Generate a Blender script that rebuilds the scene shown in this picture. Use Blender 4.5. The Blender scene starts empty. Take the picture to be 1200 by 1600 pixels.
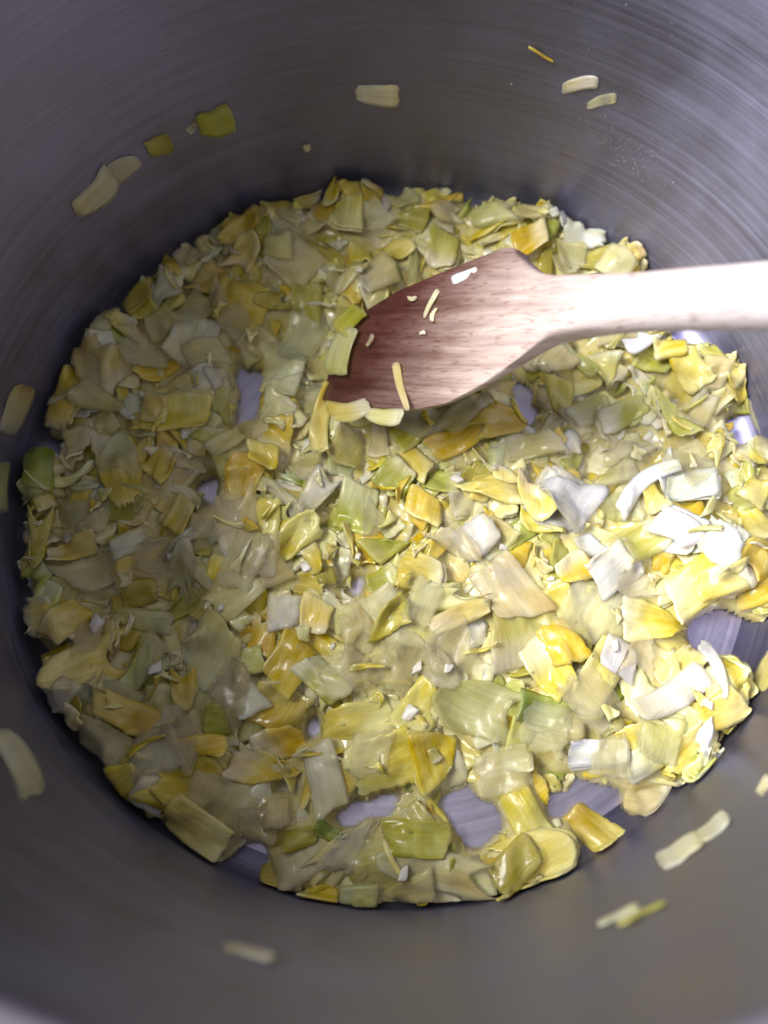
import bpy, bmesh, math
import numpy as np
from mathutils import Matrix, Vector

scene = bpy.context.scene
COL = scene.collection
rng = np.random.default_rng(11)

# ------------------------------------------------------------------ camera
R = 0.13                      # inner radius of the pot (m)
H_POT = 0.1685                 # inner height of the pot wall (m)
FPX = 1300.0                  # focal length in pixels of the 1200 x 1600 photograph
CAM = np.array([-0.0043, -0.1019, 0.2729])
TILT, ROLL = 0.3420, -0.0568
FW = np.array([0, math.sin(TILT), -math.cos(TILT)])
UP0 = np.array([0, math.cos(TILT), math.sin(TILT)]); RT0 = np.array([1.0, 0, 0])
RT = RT0 * math.cos(ROLL) + UP0 * math.sin(ROLL)
UP = -RT0 * math.sin(ROLL) + UP0 * math.cos(ROLL)


def ray(px, py):
    return FW + (px - 600) / FPX * RT - (py - 800) / FPX * UP


def on_level(px, py, z):
    d = ray(px, py)
    return CAM + d * (z - CAM[2]) / d[2]


def on_wall(px, py, r=R):
    d = ray(px, py)
    a = d[0] ** 2 + d[1] ** 2
    b = CAM[0] * d[0] + CAM[1] * d[1]
    c = CAM[0] ** 2 + CAM[1] ** 2 - r * r
    return CAM + d * (-b + math.sqrt(b * b - a * c)) / a


cam_data = bpy.data.cameras.new('camera')
cam = bpy.data.objects.new('camera', cam_data)
COL.objects.link(cam)
m = Matrix.Identity(4)
for i in range(3):
    m[i][0], m[i][1], m[i][2], m[i][3] = RT[i], UP[i], -FW[i], CAM[i]
cam.matrix_world = m
cam_data.sensor_fit = 'VERTICAL'
cam_data.sensor_height = 36.0
cam_data.sensor_width = 27.0
cam_data.lens = FPX / 1600 * 36
cam_data.clip_start = 0.005
cam_data.clip_end = 50
cam_data.dof.use_dof = True
cam_data.dof.focus_distance = 0.262
cam_data.dof.aperture_fstop = 7.0
scene.camera = cam

# ------------------------------------------------------------------ light
world = bpy.data.worlds.new('World')
scene.world = world
world.use_nodes = True
wn = world.node_tree.nodes
wn['Background'].inputs['Color'].default_value = (1.0, 0.97, 0.95, 1)
wn['Background'].inputs['Strength'].default_value = 0.33


def area_lamp(name, loc, target, sx, sy, power, color):
    d = bpy.data.lights.new(name, 'AREA')
    d.shape = 'RECTANGLE'; d.size = sx; d.size_y = sy; d.energy = power; d.color = color
    o = bpy.data.objects.new(name, d); COL.objects.link(o)
    o.location = loc
    o.rotation_euler = (Vector(target) - Vector(loc)).to_track_quat('-Z', 'Y').to_euler()
    return o


area_lamp('window_light', (-1.15, 0.12, 1.45), (0.03, 0, 0.0), 1.0, 1.0, 74.0, (1.0, 0.975, 0.94))

vs = scene.view_settings
vs.view_transform = 'Standard'; vs.look = 'None'; vs.gamma = 1; vs.use_curve_mapping = False
vs.exposure = 0.12
scene.cycles.max_bounces = 6
scene.cycles.diffuse_bounces = 2
scene.cycles.glossy_bounces = 3
scene.cycles.transparent_max_bounces = 5

# ------------------------------------------------------------------ helpers


def node_mat(name):
    mt = bpy.data.materials.new(name); mt.use_nodes = True
    nt = mt.node_tree
    return mt, nt, nt.nodes['Principled BSDF']


def N(nt, kind, **kw):
    n = nt.nodes.new(kind)
    for k, v in kw.items():
        setattr(n, k, v)
    return n


def math_node(nt, op, a, b=None):
    n = N(nt, 'ShaderNodeMath', operation=op)
    for i, v in enumerate((a, b)):
        if v is None:
            continue
        if hasattr(v, 'links'):
            nt.links.new(v, n.inputs[i])
        else:
            n.inputs[i].default_value = v
    return n.outputs[0]


def ramp(nt, fac, stops):
    n = N(nt, 'ShaderNodeValToRGB')
    el = n.color_ramp.elements
    while len(el) < len(stops):
        el.new(0.5)
    for e, (p, c) in zip(el, stops):
        e.position = p
        e.color = (c, c, c, 1) if isinstance(c, (int, float)) else (*c, 1)
    nt.links.new(fac, n.inputs[0])
    return n.outputs[0]


def noise(nt, vec, scale, detail=3.0, rough=0.55):
    n = N(nt, 'ShaderNodeTexNoise')
    n.inputs['Scale'].default_value = scale
    n.inputs['Detail'].default_value = detail
    n.inputs['Roughness'].default_value = rough
    nt.links.new(vec, n.inputs['Vector'])
    return n.outputs['Fac']


def mesh_obj(name, verts, faces, mat, parent=None, smooth=True):
    me = bpy.data.meshes.new(name)
    me.from_pydata([tuple(v) for v in verts], [], [tuple(f) for f in faces])
    if smooth:
        me.polygons.foreach_set('use_smooth', [True] * len(me.polygons))
    me.materials.append(mat)
    o = bpy.data.objects.new(name, me)
    COL.objects.link(o)
    o.parent = parent
    return o


def tag(o, label, cat, group=None):
    o['label'] = label; o['category'] = cat
    if group:
        o['group'] = group
    return o


# ------------------------------------------------------------------ metal of the pot
def steel(name, base, rough, aniso, streak_bump, cross=0.0):
    mt, nt, p = node_mat(name)
    tc = N(nt, 'ShaderNodeTexCoord').outputs['Object']
    sep = N(nt, 'ShaderNodeSeparateXYZ'); nt.links.new(tc, sep.inputs[0])
    x, y, z = sep.outputs
    r = math_node(nt, 'SQRT', math_node(nt, 'ADD', math_node(nt, 'MULTIPLY', x, x), math_node(nt, 'MULTIPLY', y, y)))
    zr = math_node(nt, 'ADD', z, r)

    def brushed(k, fine):
        c = N(nt, 'ShaderNodeCombineXYZ')
        nt.links.new(math_node(nt, 'MULTIPLY', x, k), c.inputs[0])
        nt.links.new(math_node(nt, 'MULTIPLY', y, k), c.inputs[1])
        nt.links.new(math_node(nt, 'MULTIPLY', zr, fine), c.inputs[2])
        return c.outputs[0]
    mid = noise(nt, brushed(7, 620), 1.0, 2.0, 0.75)
    coarse = noise(nt, brushed(12, 170), 1.0, 2.0, 0.65)
    blot = noise(nt, tc, 34.0, 3.0, 0.6)
    h = math_node(nt, 'ADD', mid, math_node(nt, 'MULTIPLY', coarse, 0.3))
    if cross:
        spots = noise(nt, tc, 420.0, 1.0, 0.5)
        h = math_node(nt, 'ADD', h, math_node(nt, 'MULTIPLY', spots, cross))
    b = N(nt, 'ShaderNodeBump'); b.inputs['Strength'].default_value = streak_bump; b.inputs['Distance'].default_value = 0.0006
    nt.links.new(h, b.inputs['Height']); nt.links.new(b.outputs[0], p.inputs['Normal'])
    rg = math_node(nt, 'ADD', math_node(nt, 'MULTIPLY', mid, 0.16), math_node(nt, 'ADD', math_node(nt, 'MULTIPLY', blot, 0.22), rough - 0.19))
    nt.links.new(rg, p.inputs['Roughness'])
    mixc = N(nt, 'ShaderNodeMix', data_type='RGBA')
    mixc.inputs['A'].default_value = (*[c * 0.84 for c in base], 1); mixc.inputs['B'].default_value = (*base, 1)
    nt.links.new(ramp(nt, math_node(nt, 'ADD', math_node(nt, 'MULTIPLY', mid, 0.6), math_node(nt, 'MULTIPLY', blot, 0.4)), [(0.38, 0.0), (0.64, 1.0)]), mixc.inputs['Factor'])
    nt.links.new(mixc.outputs['Result'], p.inputs['Base Color'])
    p.inputs['Metallic'].default_value = 1.0
    if aniso:
        p.inputs['Anisotropic'].default_value = aniso
        p.inputs['Anisotropic Rotation'].default_value = 0.25
        t = N(nt, 'ShaderNodeTangent'); t.direction_type = 'RADIAL'; t.axis = 'Z'
        nt.links.new(t.outputs[0], p.inputs['Tangent'])
    return mt


M_WALL = steel('brushed_steel_wall', (0.262, 0.26, 0.395), 0.41, 0.85, 0.20)  # lavender reflection of the room is put into the steel colours
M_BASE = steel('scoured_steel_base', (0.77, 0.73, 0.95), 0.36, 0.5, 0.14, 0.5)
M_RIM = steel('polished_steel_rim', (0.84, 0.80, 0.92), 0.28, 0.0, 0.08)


def lathe(name, chains, mat, parent, seg=192):
    """each chain of (radius, height) is spun on its own, so shading stays crisp where chains meet"""
    vs_, fs = [], []
    for profile in chains:
        n, o0 = len(profile), len(vs_)
        for i in range(seg):
            a = 2 * math.pi * i / seg
            for (r, z) in profile:
                vs_.append((r * math.cos(a), r * math.sin(a), z))
        for i in range(seg):
            j = (i + 1) % seg
            for k in range(n - 1):
                fs.append((o0 + i * n + k, o0 + j * n + k, o0 + j * n + k + 1, o0 + i * n + k + 1))
    return mesh_obj(name, vs_, fs, mat, parent)


pot = bpy.data.objects.new('cooking_pot', None); COL.objects.link(pot)
tag(pot, 'deep brushed stainless steel cooking pot holding the chopped leeks', 'pot')
FIL = 0.007
arc = [(R - FIL + FIL * math.sin(t), FIL - FIL * math.cos(t)) for t in np.linspace(0, math.pi / 2, 9)]
base_prof = [(0.0004, 0.0), (0.03, 0.0), (0.06, 0.0), (0.09, 0.0), (R - FIL - 0.003, 0.0), (R - FIL - 0.001, 0.0)]
under = [(R + 0.0012, FIL + 0.002), (R + 0.0012, 0.004), (R - 0.004, -0.006), (0.05, -0.006), (0.0004, -0.006)]
lathe('pot_base', [base_prof, under], M_BASE, pot)
wall_prof = [(R - FIL - 0.001, 0.0)] + arc + [(R, FIL + 0.002)] + [(R, z) for z in np.linspace(0.02, H_POT - 0.002, 14)]
wall_out = [(R + 0.0012, z) for z in np.linspace(H_POT - 0.002, FIL + 0.002, 6)]
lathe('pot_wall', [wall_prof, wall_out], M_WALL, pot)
rim_prof = [(R, H_POT - 0.002), (R + 0.0003, H_POT - 0.0015), (R + 0.0012, H_POT), (R + 0.003, H_POT + 0.0012),
            (R + 0.006, H_POT + 0.0014), (R + 0.008, H_POT + 0.0004), (R + 0.0088, H_POT - 0.0016), (R + 0.008, H_POT - 0.003),
            (R + 0.0055, H_POT - 0.0026), (R + 0.002, H_POT - 0.0035)]
lathe('rim', [rim_prof], M_RIM, pot)

# the hob the pot stands on (outside the frame, under the pot)
mt, nt, p = node_mat('hob_glass')
p.inputs['Base Color'].default_value = (0.03, 0.03, 0.035, 1); p.inputs['Roughness'].default_value = 0.18
tcn = N(nt, 'ShaderNodeTexCoord').outputs['Object']
nt.links.new(ramp(nt, noise(nt, tcn, 9, 4), [(0.3, 0.14), (0.7, 0.30)]), p.inputs['Roughness'])
hob = mesh_obj('hob_surface', [(-.7, -.7, -.0062), (.7, -.7, -.0062), (.7, .7, -.0062), (-.7, .7, -.0062)], [(0, 1, 2, 3)], mt)
hob['kind'] = 'structure'

# ------------------------------------------------------------------ wooden spatula
T0 = np.array([-0.01682, 0.06527, 0.016])
AX = np.array([0.59097, -0.44554, 0.67249]); AX /= np.linalg.norm(AX)
S0 = np.cross([0, 0, 1], AX); S0 /= np.linalg.norm(S0)
N0 = np.cross(AX, S0)
SR = math.radians(25)
SD = S0 * math.cos(SR) + N0 * math.sin(SR)
ND = np.cross(AX, SD)


def on_blade(px, py, off=0.0):
    d = ray(px, py)
    return CAM + d * (np.dot(T0 + ND * off - CAM, ND) / np.dot(d, ND))


def blade_uv(px, py):
    X = on_blade(px, py, 0.002) - T0
    return np.dot(X, AX), np.dot(X, SD)


low_px = [(505, 624), (515, 632), (540, 635), (580, 637), (620, 638), (650, 636), (690, 625), (740, 598), (800, 560), (840, 535), (870, 524)]
up_px = [(502, 610), (508, 585), (520, 545), (533, 515), (560, 488), (620, 452), (700, 420), (760, 398), (790, 387), (806, 387), (818, 397), (828, 415), (840, 430), (870, 436)]
low = np.array([blade_uv(*q) for q in low_px]); upp = np.array([blade_uv(*q) for q in up_px])
u0 = min(low[0, 0], upp[:, 0].min())
u_neck = 0.5 * (low[-1, 0] + upp[-1, 0])
HR = 0.0069


def mono(pts, u):
    pts = pts[np.argsort(pts[:, 0])]
    return np.interp(u, pts[:, 0], pts[:, 1])


def smooth1(a, k):
    for _ in range(k):
        b = a.copy(); b[1:-1] = 0.25 * a[:-2] + 0.5 * a[1:-1] + 0.25 * a[2:]
        a = b
    return a


us = np.concatenate([u0 + (u_neck - u0) * np.linspace(0, 1, 110) ** 1.25, np.linspace(u_neck + 0.003, 0.30, 60)])
lo = mono(low, us); hi = mono(upp, us)
blend = np.clip((us - (u_neck - 0.014)) / 0.038, 0, 1); blend = blend * blend * (3 - 2 * blend)
hr = HR + 0.0006 * np.clip((us - 0.15) / 0.15, 0, 1)
lo = lo * (1 - blend) - hr * blend; hi = hi * (1 - blend) + hr * blend
tailk = us > u_neck - 0.02
lo = np.where(tailk, smooth1(lo, 40), smooth1(lo, 2)); hi = np.where(tailk, smooth1(hi, 40), smooth1(hi, 2))
# pinch the ends
lo[0] = lo[1] = 0.5 * (lo[0] + hi[0]) - 0.001 if False else lo[1]
thick = np.interp(us, [u0, u0 + .03, u_neck - .03, u_neck, u_neck + 0.026], [0.0014, 0.0024, 0.0042, 0.0059, HR])
thick = np.where(us > u0 + 0.03, smooth1(thick, 60), thick)
NC = 120
RA, RB = np.array(blade_uv(640, 608)), np.array(blade_uv(815, 484))
rn = np.array([RB[1] - RA[1], -(RB[0] - RA[0])]); rn /= np.linalg.norm(rn)
if np.dot(np.array(blade_uv(780, 560)) - RA, rn) < 0:
    rn = -rn
sv, sf = [], []
for i, u in enumerate(us):
    c, w = 0.5 * (lo[i] + hi[i]), max(0.5 * (hi[i] - lo[i]), 0.0008)
    ex = 2.0 + 3.2 * (1 - blend[i])
    for k in range(NC):
        a = 2 * math.pi * k / NC
        ca, sa = math.cos(a), math.sin(a)
        x = math.copysign(abs(ca) ** (2 / ex), ca) * w
        z = math.copysign(abs(sa) ** (2 / ex), sa) * thick[i]
        v = c + x
        if sa > 0 and blend[i] < 0.98:
            # the bevelled facet towards the long shoulder and the slight hollow of the blade
            dd = np.dot(np.array([u, v]) - RA, rn)
            if dd > 0:
                z += (min(z, max(thick[i] - dd * 0.42, -0.2 * thick[i])) - z) * (1 - blend[i]) ** 2
            z -= 0.0007 * max(0, 1 - (x / w) ** 2) * (1 - blend[i])
        if i == 0:
            z *= 0.4
        if i == len(us) - 1:
            x *= 0.55; z *= 0.55; v = c + x
        sv.append(T0 + AX * u + SD * v + ND * z)
for i in range(len(us) - 1):
    for k in range(NC):
        k2 = (k + 1) % NC
        sf.append((i * NC + k, i * NC + k2, (i + 1) * NC + k2, (i + 1) * NC + k))
sf.insert(0, tuple(range(NC - 1, -1, -1)))
sf.append(tuple(range((len(us) - 1) * NC, len(us) * NC)))

mt, nt, p = node_mat('worn_beech_wood')
tcn = N(nt, 'ShaderNodeTexCoord').outputs['UV']
sep = N(nt, 'ShaderNodeSeparateXYZ'); nt.links.new(tcn, sep.inputs[0])
U, V = sep.outputs[0], sep.outputs[1]


def wood_vec(kx, ky):
    c = N(nt, 'ShaderNodeCombineXYZ')
    nt.links.new(math_node(nt, 'MULTIPLY', U, kx), c.inputs[0])
    nt.links.new(math_node(nt, 'MULTIPLY', V, ky), c.inputs[1])
    return c.outputs[0]


grain = noise(nt, wood_vec(20, 480), 1.0, 4, 0.65)
fleck = noise(nt, wood_vec(200, 1300), 1.0, 1.5, 0.5)
bands = noise(nt, wood_vec(6, 110), 1.0, 3, 0.6)
stain_n = noise(nt, wood_vec(45, 260), 1.0, 4, 0.65)
mix1 = N(nt, 'ShaderNodeMix', data_type='RGBA'); mix1.inputs['A'].default_value = (0.40, 0.27, 0.22, 1); mix1.inputs['B'].default_value = (0.74, 0.61, 0.55, 1)
nt.links.new(ramp(nt, math_node(nt, 'ADD', math_node(nt, 'MULTIPLY', grain, 0.5), math_node(nt, 'MULTIPLY', bands, 0.5)), [(0.38, 0.0), (0.58, 1.0)]), mix1.inputs['Factor'])
mixh = N(nt, 'ShaderNodeMix', data_type='RGBA'); mixh.inputs['B'].default_value = (0.80, 0.76, 0.83, 1)  # unstained handle is paler; its overexposed lavender glare is painted into the colour too
nt.links.new(mix1.outputs['Result'], mixh.inputs['A'])
nt.links.new(ramp(nt, math_node(nt, 'MULTIPLY', U, 4.0), [(0.26, 0.0), (0.72, 0.78)]), mixh.inputs['Factor'])
mix2 = N(nt, 'ShaderNodeMix', data_type='RGBA'); mix2.inputs['B'].default_value = (0.27, 0.13, 0.08, 1)
nt.links.new(mixh.outputs['Result'], mix2.inputs['A'])
nt.links.new(ramp(nt, fleck, [(0.57, 0.0), (0.68, 0.55)]), mix2.inputs['Factor'])
# soaked, stained end of the blade
mix3 = N(nt, 'ShaderNodeMix', data_type='RGBA', blend_type='MULTIPLY'); mix3.inputs['B'].default_value = (0.14, 0.058, 0.055, 1)
nt.links.new(mix2.outputs['Result'], mix3.inputs['A'])
sfac = math_node(nt, 'ADD', math_node(nt, 'ADD', U, math_node(nt, 'MULTIPLY', V, -0.55)), math_node(nt, 'MULTIPLY', math_node(nt, 'SUBTRACT', stain_n, 0.5), 0.04))
nt.links.new(ramp(nt, math_node(nt, 'MULTIPLY', sfac, 5.0), [(0.19, 1.0), (0.33, 0.80), (0.47, 0.30), (0.64, 0.0)]), mix3.inputs['Factor'])
nt.links.new(mix3.outputs['Result'], p.inputs['Base Color'])
bmp = N(nt, 'ShaderNodeBump'); bmp.inputs['Strength'].default_value = 0.35; bmp.inputs['Distance'].default_value = 0.0004
nt.links.new(math_node(nt, 'ADD', grain, math_node(nt, 'MULTIPLY', fleck, 0.6)), bmp.inputs['Height']); nt.links.new(bmp.outputs[0], p.inputs['Normal'])
nt.links.new(ramp(nt, math_node(nt, 'MULTIPLY', sfac, 5.0), [(0.22, 0.34), (0.5, 0.62)]), p.inputs['Roughness'])
M_WOOD = mt

spat = bpy.data.objects.new('wooden_spatula', None); COL.objects.link(spat)
spat.location = tuple(T0)
tag(spat, 'wooden spatula with stained blade resting in the leeks and leaning on the pot rim', 'spatula')
sv = np.array(sv) - T0
cut = int(np.argmax(us > u_neck + 0.034))


def sub_mesh(name, ring_a, ring_b, caps):
    idx = range(ring_a * NC, (ring_b + 1) * NC)
    vv = sv[ring_a * NC:(ring_b + 1) * NC]
    ff = []
    for i in range(ring_b - ring_a):
        for k in range(NC):
            k2 = (k + 1) % NC
            ff.append((i * NC + k, i * NC + k2, (i + 1) * NC + k2, (i + 1) * NC + k))
    n_ = (ring_b - ring_a) * NC
    if caps == 'start':
        ff.append(tuple(range(NC - 1, -1, -1)))
    else:
        ff.append(tuple(range(n_, n_ + NC)))
    o = mesh_obj(name, vv, ff, M_WOOD, spat)
    uv = o.data.uv_layers.new(name='UVMap')
    co = np.array(vv)
    uu, vv2 = co @ AX, co @ SD + 0.6 * (co @ ND)
    li = np.empty(len(o.data.loops), int); o.data.loops.foreach_get('vertex_index', li)
    uv.data.foreach_set('uv', np.stack([uu[li], vv2[li]], 1).ravel())
    return o


sub_mesh('blade', 0, cut, 'start')
sub_mesh('handle', cut, len(us) - 1, 'end')

# ------------------------------------------------------------------ leek material
mt, nt, p = node_mat('cooked_leek')
at = N(nt, 'ShaderNodeAttribute', attribute_name='tint')
tu = N(nt, 'ShaderNodeTexCoord').outputs['UV']
sep = N(nt, 'ShaderNodeSeparateXYZ'); nt.links.new(tu, sep.inputs[0])
U, V = sep.outputs[0], sep.outputs[1]
c1 = N(nt, 'ShaderNodeCombineXYZ'); nt.links.new(math_node(nt, 'MULTIPLY', U, 60), c1.inputs[0]); nt.links.new(math_node(nt, 'MULTIPLY', V, 1500), c1.inputs[1])
fib = noise(nt, c1.outputs[0], 1.0, 1, 0.6)
c2 = N(nt, 'ShaderNodeCombineXYZ'); nt.links.new(math_node(nt, 'MULTIPLY', U, 120), c2.inputs[0]); nt.links.new(math_node(nt, 'MULTIPLY', V, 420), c2.inputs[1])
fib2 = noise(nt, c2.outputs[0], 1.0, 2, 0.6)
hsv = N(nt, 'ShaderNodeHueSaturation')
nt.links.new(at.outputs['Color'], hsv.inputs['Color'])
nt.links.new(ramp(nt, math_node(nt, 'ADD', math_node(nt, 'MULTIPLY', fib, 0.5), math_node(nt, 'MULTIPLY', fib2, 0.5)), [(0.32, 0.84), (0.65, 1.09)]), hsv.inputs['Value'])
nt.links.new(ramp(nt, fib2, [(0.3, 1.10), (0.7, 0.88)]), hsv.inputs['Saturation'])
nt.links.new(hsv.outputs[0], p.inputs['Base Color'])
p.inputs['Subsurface Weight'].default_value = 0.55
p.inputs['Subsurface Radius'].default_value = (1.0, 0.8, 0.3)
p.inputs['Subsurface Scale'].default_value = 0.0022
nt.links.new(ramp(nt, fib2, [(0.3, 0.32), (0.7, 0.52)]), p.inputs['Roughness'])
p.inputs['Coat Weight'].default_value = 0.42
p.inputs['Coat Roughness'].default_value = 0.09
bmp = N(nt, 'ShaderNodeBump'); bmp.inputs['Strength'].default_value = 0.5; bmp.inputs['Distance'].default_value = 0.0004
wet = noise(nt, N(nt, 'ShaderNodeTexCoord').outputs['Object'], 520, 1, 0.5)
nt.links.new(math_node(nt, 'ADD', math_node(nt, 'ADD', math_node(nt, 'MULTIPLY', fib, 0.5), fib2), math_node(nt, 'MULTIPLY', wet, 0.9)), bmp.inputs['Height']); nt.links.new(bmp.outputs[0], p.inputs['Normal'])
M_LEEK = mt
M_FILM = mt.copy(); M_FILM.name = 'translucent_leek'
nf = M_FILM.node_tree
trn = nf.nodes.new('ShaderNodeBsdfTransparent'); mxf = nf.nodes.new('ShaderNodeMixShader')
nf.links.new([n for n in nf.nodes if n.type == 'ATTRIBUTE'][0].outputs['Alpha'], mxf.inputs[0])
nf.links.new(trn.outputs[0], mxf.inputs[1])
nf.links.new(nf.nodes['Principled BSDF'].outputs[0], mxf.inputs[2])
nf.links.new(mxf.outputs[0], [n for n in nf.nodes if n.type == 'OUTPUT_MATERIAL'][0].inputs['Surface'])

TINT = {  # one end -> other end, opacity
    'y': ((0.73, 0.57, 0.06), (0.84, 0.74, 0.28), 0.80),
    'g': ((0.64, 0.45, 0.02), (0.76, 0.60, 0.09), 0.80),
    'c': ((0.80, 0.69, 0.27), (0.86, 0.78, 0.45), 0.68),
    'w': ((0.88, 0.83, 0.64), (0.85, 0.77, 0.44), 0.74),
    'W': ((0.89, 0.88, 0.83), (0.86, 0.82, 0.62), 0.82),
    'n': ((0.33, 0.36, 0.035), (0.57, 0.55, 0.12), 0.76),
    'd': ((0.14, 0.21, 0.015), (0.42, 0.44, 0.08), 0.90),
    'o': ((0.40, 0.35, 0.03), (0.57, 0.51, 0.10), 0.74),
    'p': ((0.60, 0.57, 0.15), (0.77, 0.72, 0.36), 0.64),
    't': ((0.83, 0.73, 0.36), (0.88, 0.81, 0.50), 0.34),
    'a': ((0.60, 0.40, 0.035), (0.74, 0.60, 0.16), 0.78),
}
WORD = {'y': 'yellow', 'g': 'golden yellow', 'c': 'cream', 'w': 'off white', 'W': 'bright white', 'n': 'light green', 'd': 'dark green', 'o': 'olive', 'p': 'pale green', 't': 'translucent', 'a': 'amber browned'}

# ------------------------------------------------------------------ height field used to lay the pieces down
CELL = 0.001
GN = 280
gx = (np.arange(GN) - GN / 2) * CELL
GX, GY = np.meshgrid(gx, gx, indexing='ij')
GR = np.hypot(GX, GY)
HF = np.where(GR > R - FIL, FIL - np.sqrt(np.maximum(FIL ** 2 - np.clip(GR - (R - FIL), 0, FIL) ** 2, 0)), 0.0)
IDB = np.full((GN, GN), -1)


def hs(x, y):
    i = np.clip(np.round(x / CELL + GN / 2).astype(int), 0, GN - 1)
    j = np.clip(np.round(y / CELL + GN / 2).astype(int), 0, GN - 1)
    return HF[i, j]


OFFS = [(dx * 0.0028, dy * 0.0028) for dx in (-1, 0, 1) for dy in (-1, 0, 1)]


def hsoft(x, y):
    return sum(hs(x + a, y + b) for a, b in OFFS) / 9.0


# bare spots of the pot floor (centre and radii in photograph pixels)
GAPS_PX = [(392, 605, 24, 34), (332, 770, 12, 32), (562, 912, 16, 16), (1150, 1000, 62, 66), (580, 1262, 46, 27), (738, 1285, 42, 44),
           (925, 1254, 84, 33), (1005, 1236, 42, 20), (395, 1340, 26, 26), (96, 700, 14, 26), (110, 775, 10, 34), (815, 630, 16, 30), (493, 1140, 10, 22),
           (1150, 668, 18, 26), (945, 1292, 44, 30), (560, 300, 40, 8), (1110, 540, 20, 30)]
GAPS = []
for (px, py, rx, ry) in GAPS_PX:
    c = on_level(px, py, 0.002)
    ex = on_level(px + rx, py, 0.002); ey = on_level(px, py + ry, 0.002)
    GAPS.append((c[0], c[1], abs(ex[0] - c[0]), abs(ey[1] - c[1])))


def in_gap(x, y):
    hit = np.zeros(np.shape(x), bool)
    for (a, b, rx, ry) in GAPS:
        th = np.arctan2(y - b, x - a)
        k = 1 + 0.28 * np.sin(2 * th + a * 900) + 0.24 * np.sin(3 * th + b * 700) + 0.18 * np.sin(5 * th + a * 1700)
        hit |= np.hypot((x - a) / rx, (y - b) / ry) < k
    return hit


def wob(t, k, amp):
    """smooth random curve through phase-shifted sines"""
    out = np.zeros_like(t)
    for f in range(1, k + 1):
        out += rng.normal() / f ** 0.7 * np.sin(t * f * 1.7 + rng.uniform(0, 6.28))
    return amp * out


class Piece:
    pass


def sheet(L, W, kind, torn, n=13, m_=13):
    """local coordinates of a leek layer: a along the fibre, b across, z its own curl"""
    A, B = np.meshgrid(np.linspace(-1, 1, n), np.linspace(-1, 1, m_), indexing='ij')
    # four cut corners, each pulled in by its own amount; edges stay nearly straight
    q = rng.uniform(0, 1, (2, 2, 2)) ** 1.6 * (0.42 if kind != 'strip' else 0.25)
    if kind in ('flat', 'crumple') and rng.random() < 0.16:
        q[rng.integers(2), rng.integers(2)] = (0.75, 0.75)            # nearly three-cornered
    f00, f10, f01, f11 = (1 - A) * (1 - B) / 4, (1 + A) * (1 - B) / 4, (1 - A) * (1 + B) / 4, (1 + A) * (1 + B) / 4
    ca = -f00 * (1 - q[0, 0, 0]) + f10 * (1 - q[1, 0, 0]) - f01 * (1 - q[0, 1, 0]) + f11 * (1 - q[1, 1, 0])
    cb = -f00 * (1 - q[0, 0, 1]) - f10 * (1 - q[1, 0, 1]) + f01 * (1 - q[0, 1, 1]) + f11 * (1 - q[1, 1, 1])
    barrel = rng.uniform(0.02, 0.12)
    a = ca * L / 2 * 1.1 * (1 - barrel * B ** 4); b = cb * W / 2 * 1.1 * (1 - barrel * A ** 4)
    a = a + rng.uniform(-0.25, 0.25) * b
    if kind == 'flat' and rng.random() < 0.15:                        # half-moon
        a = a + 0.35 * L * (B ** 2 - 0.4) * rng.choice([-1, 1])
    b = b + wob(A, 2, W * 0.015)
    endw = wob(B[0], 4, L * 0.012 * (1 + 2 * torn)); endw2 = wob(B[0], 4, L * 0.012 * (1 + 2 * torn))
    jag = (0.15 + torn) * L * 0.055
    endw = endw + rng.uniform(-jag, jag * 0.4, m_); endw2 = endw2 + rng.uniform(-jag, jag * 0.4, m_)
    a = a + np.where(A > 0, A ** 7, 0) * endw[None, :] - np.where(A < 0, -(A ** 7), 0) * endw2[None, :]
    sj = torn * W * 0.05
    b = b + np.where(B > 0, B ** 7, 0) * rng.uniform(-sj, sj, n)[:, None] + np.where(B < 0, B ** 7, 0) * rng.uniform(-sj, sj, n)[:, None]
    rc = {'flat': rng.uniform(0.018, 0.05), 'curl': rng.uniform(0.0055, 0.010), 'tube': rng.uniform(0.004, 0.007), 'strip': rng.uniform(0.008, 0.02), 'crumple': rng.uniform(0.01, 0.03)}[kind]
    sgn = 1 if rng.random() < 0.62 else -1
    th = b / rc
    y = rc * np.sin(np.clip(th, -2.3, 2.3)); z = sgn * rc * (np.cos(np.clip(th, -2.3, 2.3)) - 1)
    ra = rng.uniform(0.015, 0.06) * rng.choice([-1, 1])
    if kind == 'strip':
        ra = rng.uniform(0.008, 0.022) * rng.choice([-1, 1])
        y = y + (a ** 2) / (2 * rng.uniform(0.010, 0.04)) * rng.choice([-1, 1])
    z = z + a ** 2 / (2 * ra)
    z = z + rng.normal() * 0.0025 * (A * B)
    wr = 0.00035 if kind != 'crumple' else 0.0010
    for _ in range(4):
        k1, k2 = rng.uniform(1, 5), rng.uniform(1, 5)
        z = z + wr * rng.normal() * np.sin(k1 * A + k2 * B * rng.choice([-1, 1]) + rng.uniform(0, 6.28))
    return A, B, a, y, z


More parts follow.
